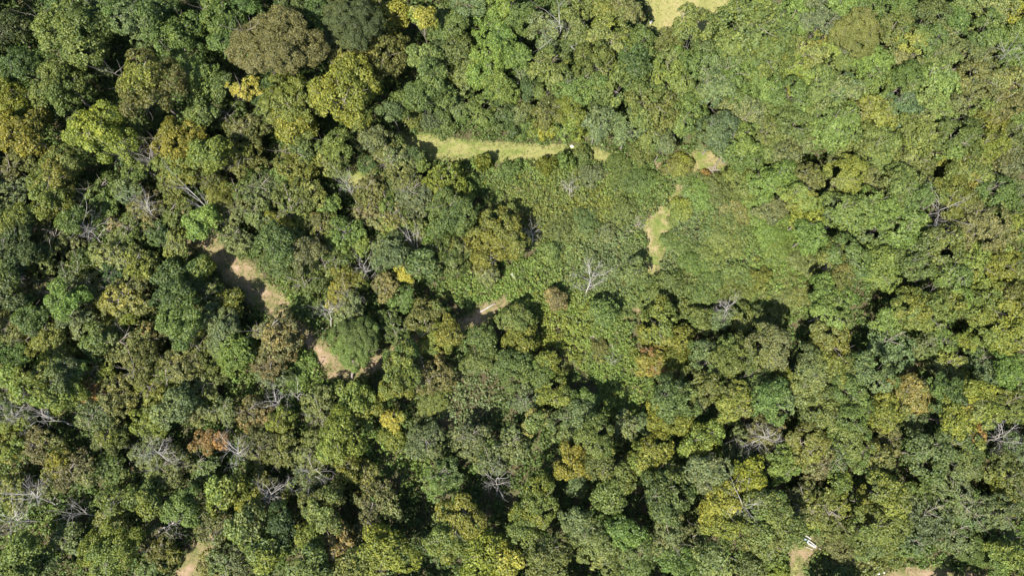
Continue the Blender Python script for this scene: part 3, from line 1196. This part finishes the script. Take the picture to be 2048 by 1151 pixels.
DEAD = [   # base, top, height of the top, kind, width factor, label
    (1168, 594, 1184, 538, 5.2, 0, .8, 'big pale grey dead tree fanned out over the weeds of the clearing'),
    (1066, 490, 1063, 458, 3.0, 0, .75, 'small grey dead tree at the shaded edge of a yellow-green tree'),
    (208, 490, 168, 445, 6.0, 0, .75, 'bleached dead tree with silvery boughs beside a pinkish bare patch'),
    (72, 563, 8, 550, 6.0, 2, 1.0, 'dead tree lying low with pale boughs near the photo edge'),
    (302, 350, 240, 306, 7.0, 1, .6, 'slender pale dead trunk leaning below the clumpy yellow-green tree'),
    (344, 352, 298, 318, 6.0, 2, .7, 'brown-grey dead tree with fine twigs leaning beside the slender pale trunk'),
    (326, 454, 285, 400, 6.5, 1, .8, 'thin dead tree with a straight pale stem in khaki scrub'),
    (463, 463, 374, 369, 9.0, 3, .5, 'long bare pole of a dead tree leaning over a bright green crown'),
    (720, 416, 690, 362, 6.0, 1, .6, 'grey broken dead trunk beside the narrow end of the mown grass'),
    (740, 572, 730, 528, 4.5, 0, .65, 'grey twiggy dead tree in a dark gap close to the golden sapling'),
    (704, 642, 703, 596, 4.5, 0, .7, 'grey leafless tree with fine upright twigs above the feathery tree'),
    (664, 655, 655, 612, 4.0, 2, .9, 'dark grey leafless thicket tree by the bend of the dirt track'),
    (994, 990, 992, 958, 4.5, 0, .75, 'small fan-shaped grey dead tree among silvery bushes'),
    (1485, 1030, 1489, 1000, 9.5, 0, .45, 'dark grey bare treetop poking out of yellow-green crowns'),
    (1966, 880, 2012, 868, 6.5, 0, .7, 'bone-white dead tree spreading its boughs over a black gap'),
    (1868, 448, 1886, 424, 9.0, 0, .6, 'grey bare crown beside a bright small tree in the dense wood'),
    (1900, 596, 1893, 566, 8.0, 3, .7, 'single white dead stem in a dark hole beside the domed tree'),
    (84, 1040, 6, 1034, 6.0, 0, .9, 'wide grey dead tree with tangled twigs close to the photo edge'),
    (120, 1012, 62, 978, 6.0, 2, 1.0, 'dead tree with white upright twigs above the wide tangled one'),
    (205, 1030, 140, 1024, 5.0, 1, .8, 'low dead stem with thin pale twigs beside the tangled thicket'),
    (150, 850, 70, 822, 6.0, 1, 1.0, 'long fallen bleached boughs under the broad yellow-green tree'),
    (60, 862, 28, 826, 5.0, 2, 1.1, 'grey twiggy dead scrub tree beside the long fallen boughs'),
    (318, 1062, 348, 1040, 4.5, 1, .9, 'small white-limbed dead tree close to the lower dirt track'),
    (604, 802, 578, 776, 5.0, 3, 1.0, 'bare forked grey stem over a bright weedy hollow'),
    (590, 828, 552, 800, 4.5, 2, .9, 'grey-white dead twigs beside the bare forked stem'),
    (974, 566, 972, 528, 4.0, 1, .9, 'pale grey dead sapling in the leafy edge of the clearing'),
    (846, 536, 818, 470, 5.5, 1, .6, 'thin grey dead trunk between two green crowns of the clearing edge'),
    (612, 965, 628, 940, 6.0, 0, .7, 'white-twigged dead top over khaki scrub beside a dark hole'),
    (530, 1012, 545, 990, 5.5, 2, .8, 'brown-grey dead tree beside the gold-olive tree'),
    (490, 920, 478, 895, 6.0, 2, .9, 'grey dead tree behind the vivid orange tree'),
    (300, 905, 318, 896, 6.0, 2, .8, 'white dead twigs in a shaded patch of khaki scrub'),
    (1117, 92, 1131, 52, 11.0, 3, .8, 'tall pale standing trunk in a black gap of the upper wood'),
    (1990, 132, 2016, 104, 10.0, 1, .5, 'pale forked dead trunk in deep shade near the upper photo corner'),
    (1452, 645, 1447, 612, 5.0, 2, .8, 'grey dead bush tree between two dense green crowns'),
    (1138, 402, 1138, 366, 2.4, 0, 1.0, 'small grey dead bush with rusty leaves beneath it'),
    (1228, 736, 1226, 716, 1.2, 0, 1.2, 'tiny grey dead twig cluster lying in bright weeds'),
    (1540, 882, 1522, 866, 6.5, 2, .8, 'pale dead twigs in a brownish crown'),
    (400, 690, 372, 655, 5.5, 2, .6, 'thin dead stem among khaki crowns of the scrub'),
]
def aim(o, bx, by, tx, ty, h, wf):
    b, t = at(bx, by, 0), at(tx, ty, h); v = t - b
    o.location = b
    q = v.to_track_quat('Z', 'Y')
    o.rotation_euler = q.to_euler()
    return v.length
for i, (bx, by, tx, ty, h, k, wf, lab) in enumerate(DEAD):
    t = thing('dead_tree', lab, 'dead tree', (0, 0, 0), 'dead trees of the scrub and wood')
    ln = aim(t, bx, by, tx, ty, h, wf)
    sc = (ln * wf, ln * wf, ln)
    tr, bs = DK[k]
    a = (i * 1.7) % 6.28
    link('trunk', tr, t, scale=sc, rot=(0, 0, a))
    for b in bs: link('bough', b, t, scale=sc, rot=(0, 0, a))

# ------------------------------------------------------------------ brush piles, log, rocks, boards
def pile(x, y, r, lab, seed, mat, n=26):
    rng = np.random.default_rng(seed); c = at(x, y, 0)
    t = thing('brush_pile', lab, 'brush pile', c, 'piles of dead twigs in the clearing')
    for k in range(n):
        a = rng.uniform(0, 6.28); p = Vector((rng.normal() * r * .45, rng.normal() * r * .35, rng.uniform(.05, .55))); d = Vector((math.cos(a), math.sin(a), rng.normal() * .25)).normalized()
        ln = rng.uniform(.6, 1.5) * r; parts = []
        grow(rng, p - d * ln * .5, d, ln, rng.uniform(.015, .035), 1, parts, .5)
        link('stick', poly_mesh('stick', parts, mat), t)
M_STICK = bark_material('dry_twigs', (.15, .12, .10), (.30, .25, .22))
pile(1277, 437, 1.0, 'pinkish-grey brush pile beside the wide part of the forked path', 1, M_STICK)
pile(1276, 453, .9, 'pale brush pile just below the pinkish-grey pile by the path', 2, M_STICK)
pile(1250, 472, .9, 'darker sunken brush pile a little away from the forked path', 3, M_STICK)
pile(1186, 676, .8, 'small grey brush pile above a low olive bush in the weeds', 4, M_STICK)
pile(1222, 690, .9, 'loose brush pile with long sticks beside a shaded hole in the weeds', 5, M_STICK)
pile(1173, 714, .8, 'pale scattered brush pile against the low olive bush', 6, M_STICK)
pile(1138, 396, .6, 'rust-coloured heap of dead twigs under the grey dead bush', 7, bark_material('rusty_twigs', (.16, .07, .035), (.26, .13, .08)), 18)
pile(1424, 343, .8, 'mauve-grey brush pile next to the red bush by the small lawn', 8, M_STICK)
pile(1440, 622, .8, 'brownish brush pile in a gap between dense crowns', 9, M_STICK, 20)
pile(1680, 1108, 1.0, 'tan brush pile in weeds near the white boards', 10, M_STICK, 20)
def log(x0, y0, x1, y1, rad, lab, z=.25):
    a, b = at(x0, y0, z), at(x1, y1, z); mid = (a + b) / 2; d = (b - a)
    t = thing('fallen_log', lab, 'log', (mid.x, mid.y, 0))
    o = Vector((mid.x, mid.y, 0)); n = 6; path = [a.lerp(b, i / n) - o + Vector((0, 0, math.sin(i * 2.1) * .03)) for i in range(n + 1)]
    V, F = tube(path, [rad * (1.05 - .35 * i / n) for i in range(n + 1)], 9)
    F += [tuple(range(8, -1, -1)), tuple(range(n * 9, n * 9 + 9))]
    link('log_body', poly_mesh('log_body', [(V, F)], M_DEAD), t)
    parts = []; grow(np.random.default_rng(int(x0)), path[3], Vector((.3, .5, .7)).normalized(), d.length * .3, rad * .4, 1, parts)
    link('branch_stub', poly_mesh('branch_stub', parts, M_DEAD), t)
log(1022, 546, 1034, 560, .22, 'short pale fallen log in deep weeds under the yellow-green tree')
log(1455, 349, 1462, 344, .10, 'short white fallen limb at the lower edge of the small lawn')
log(1464, 340, 1478, 325, .10, 'thin white fallen limb beside the blue-grey crown at the lawn')
log(958, 625, 990, 606, .12, 'long pale fallen pole lying along the grassy end of the dirt track', .12)
M_ROCK = plain_material('white_stone', (.30, .29, .27), (.40, .39, .37), 3)
def rock(x, y, r, lab, seed):
    rng = np.random.default_rng(seed); V, F = [], []
    for i in range(7):
        for k in range(10):
            th, ph = math.pi * i / 6, 2 * math.pi * k / 10
            s = r * (1 + rng.normal() * .07)
            V.append((math.sin(th) * math.cos(ph) * s * 1.25, math.sin(th) * math.sin(ph) * s, math.cos(th) * s * .6 + r * .25))
    for i in range(6):
        for k in range(10):
            F.append((i * 10 + k, (i + 1) * 10 + k, (i + 1) * 10 + (k + 1) % 10, i * 10 + (k + 1) % 10))
    me = bpy.data.meshes.new('rock'); me.from_pydata(V, [], F); me.materials.append(M_ROCK); me.polygons.foreach_set('use_smooth', np.ones(len(F), bool))
    o = link('rock', me, loc=at(x, y, 0)); o['label'] = lab; o['category'] = 'rock'
rock(1144, 293, .24, 'bright white rock lying on the mown grass strip', 1)
rock(1302, 45, .24, 'small white rock on the upper field beside dark crowns', 2)
rock(1757, 1146, .14, 'tiny white stone on the bottom dirt strip', 3)
rock(1768, 1144, .12, 'tinier white stone beside another on the bottom dirt strip', 4)
M_BOARD = plain_material('white_painted_board', (.15, .145, .13), (.22, .215, .20), 5)
M_TAN = plain_material('weathered_board', (.16, .13, .09), (.24, .20, .15), 5)
M_STEEL = plain_material('pale_blue_sheet', (.17, .23, .29), (.24, .30, .35), 2, .4)
def box(sx, sy, sz, bv=.01):
    V = [(x * sx / 2, y * sy / 2, z * sz) for z in (0, 1) for x, y in ((-1, -1), (1, -1), (1, 1), (-1, 1))]
    F = [(3, 2, 1, 0), (4, 5, 6, 7), (0, 1, 5, 4), (1, 2, 6, 5), (2, 3, 7, 6), (3, 0, 4, 7)]
    return V, F
def board(x0, y0, x1, y1, wid, th, z, mat, lab, name='board', cat='board', tilt=0.0):
    a, b = at(x0, y0, z), at(x1, y1, z); d = b - a
    me = poly_mesh(name, [box(d.length, wid, th)], mat, False)
    o = link(name, me, loc=(a + b) / 2, rot=(0, tilt, math.atan2(d.y, d.x))); o['label'] = lab; o['category'] = cat; o['group'] = 'boards dumped at the end of the wheel ruts'
board(1606, 1080, 1631, 1094, .22, .06, .30, M_BOARD, 'long white board lying at the end of the wheel ruts')
board(1613, 1077, 1632, 1091, .12, .06, .34, M_BOARD, 'narrow white board lying along the dark slot beside the long white board')
board(1611, 1070, 1622, 1077, .15, .06, .32, M_BOARD, 'short white board set apart above the long white board')
board(1605, 1077, 1616, 1084, .45, .03, .39, M_STEEL, 'pale blue sheet lying on the upper end of the white boards', 'metal_sheet', 'sheet')
board(1611, 1092, 1625, 1098, .09, .05, .08, M_TAN, 'thin tan batten lying on bare dirt below the white boards')
board(1632, 1091, 1641, 1098, .08, .05, .15, M_TAN, 'thin pale batten pointing from the white boards into the weeds')

# ------------------------------------------------------------------ woodland beyond the picture's edge
P_, C_ = [], []
rw = np.random.default_rng(909)
Vs, Fs, Cs, off = [], [], [], 0
for gx_ in np.arange(-125, 126, 7.5):
    for gy_ in np.arange(-95, 118, 7.5):
        x, y = gx_ + rw.normal() * 1.6, gy_ + rw.normal() * 1.6
        u, v = to_px(np.array([x]), np.array([y]), np.array([8.0])); u, v = u[0], v[0]
        if -60 < u < 2110 and -60 < v < 1250: continue
        if u < -620 or u > 2660 or v < -560 or v > 1650: continue
        if 1240 < u < 1620 and v < 0: continue
        if 300 < u < 420 and v > 1000 or 1560 < u < 1620 and v > 1000: continue
        r = rw.uniform(3.0, 4.6); n = 900
        d = ico(rw, n, -.35); d = d[:n]
        rr = r * (.86 + .18 * np.sin(d[:, 0] * 5 + gx_) * np.sin(d[:, 1] * 5 + gy_) + rw.normal(size=len(d)) * .05)
        P = np.array([x, y, rw.uniform(5, 7)]) + d * rr[:, None]
        V, F = leaves(P, unit(d * .6 + np.array([0, 0, .5]) + rw.normal(size=d.shape) * .35), rw.uniform(.5, 1.0, len(d)), .6, rw)
        c = np.array(PAL['gdoylk'[int(rw.integers(6))]]) * rw.uniform(.75, 1.2, (len(d), 1))
        Vs.append(V); Fs.append(F + off); Cs.append(np.repeat(c, 4, 0)); off += len(V)
link('surrounding_woods', mesh_np('surrounding_woods', np.vstack(Vs), np.vstack(Fs), M_PLANT, cols={'col': np.vstack(Cs)}), kind='stuff')
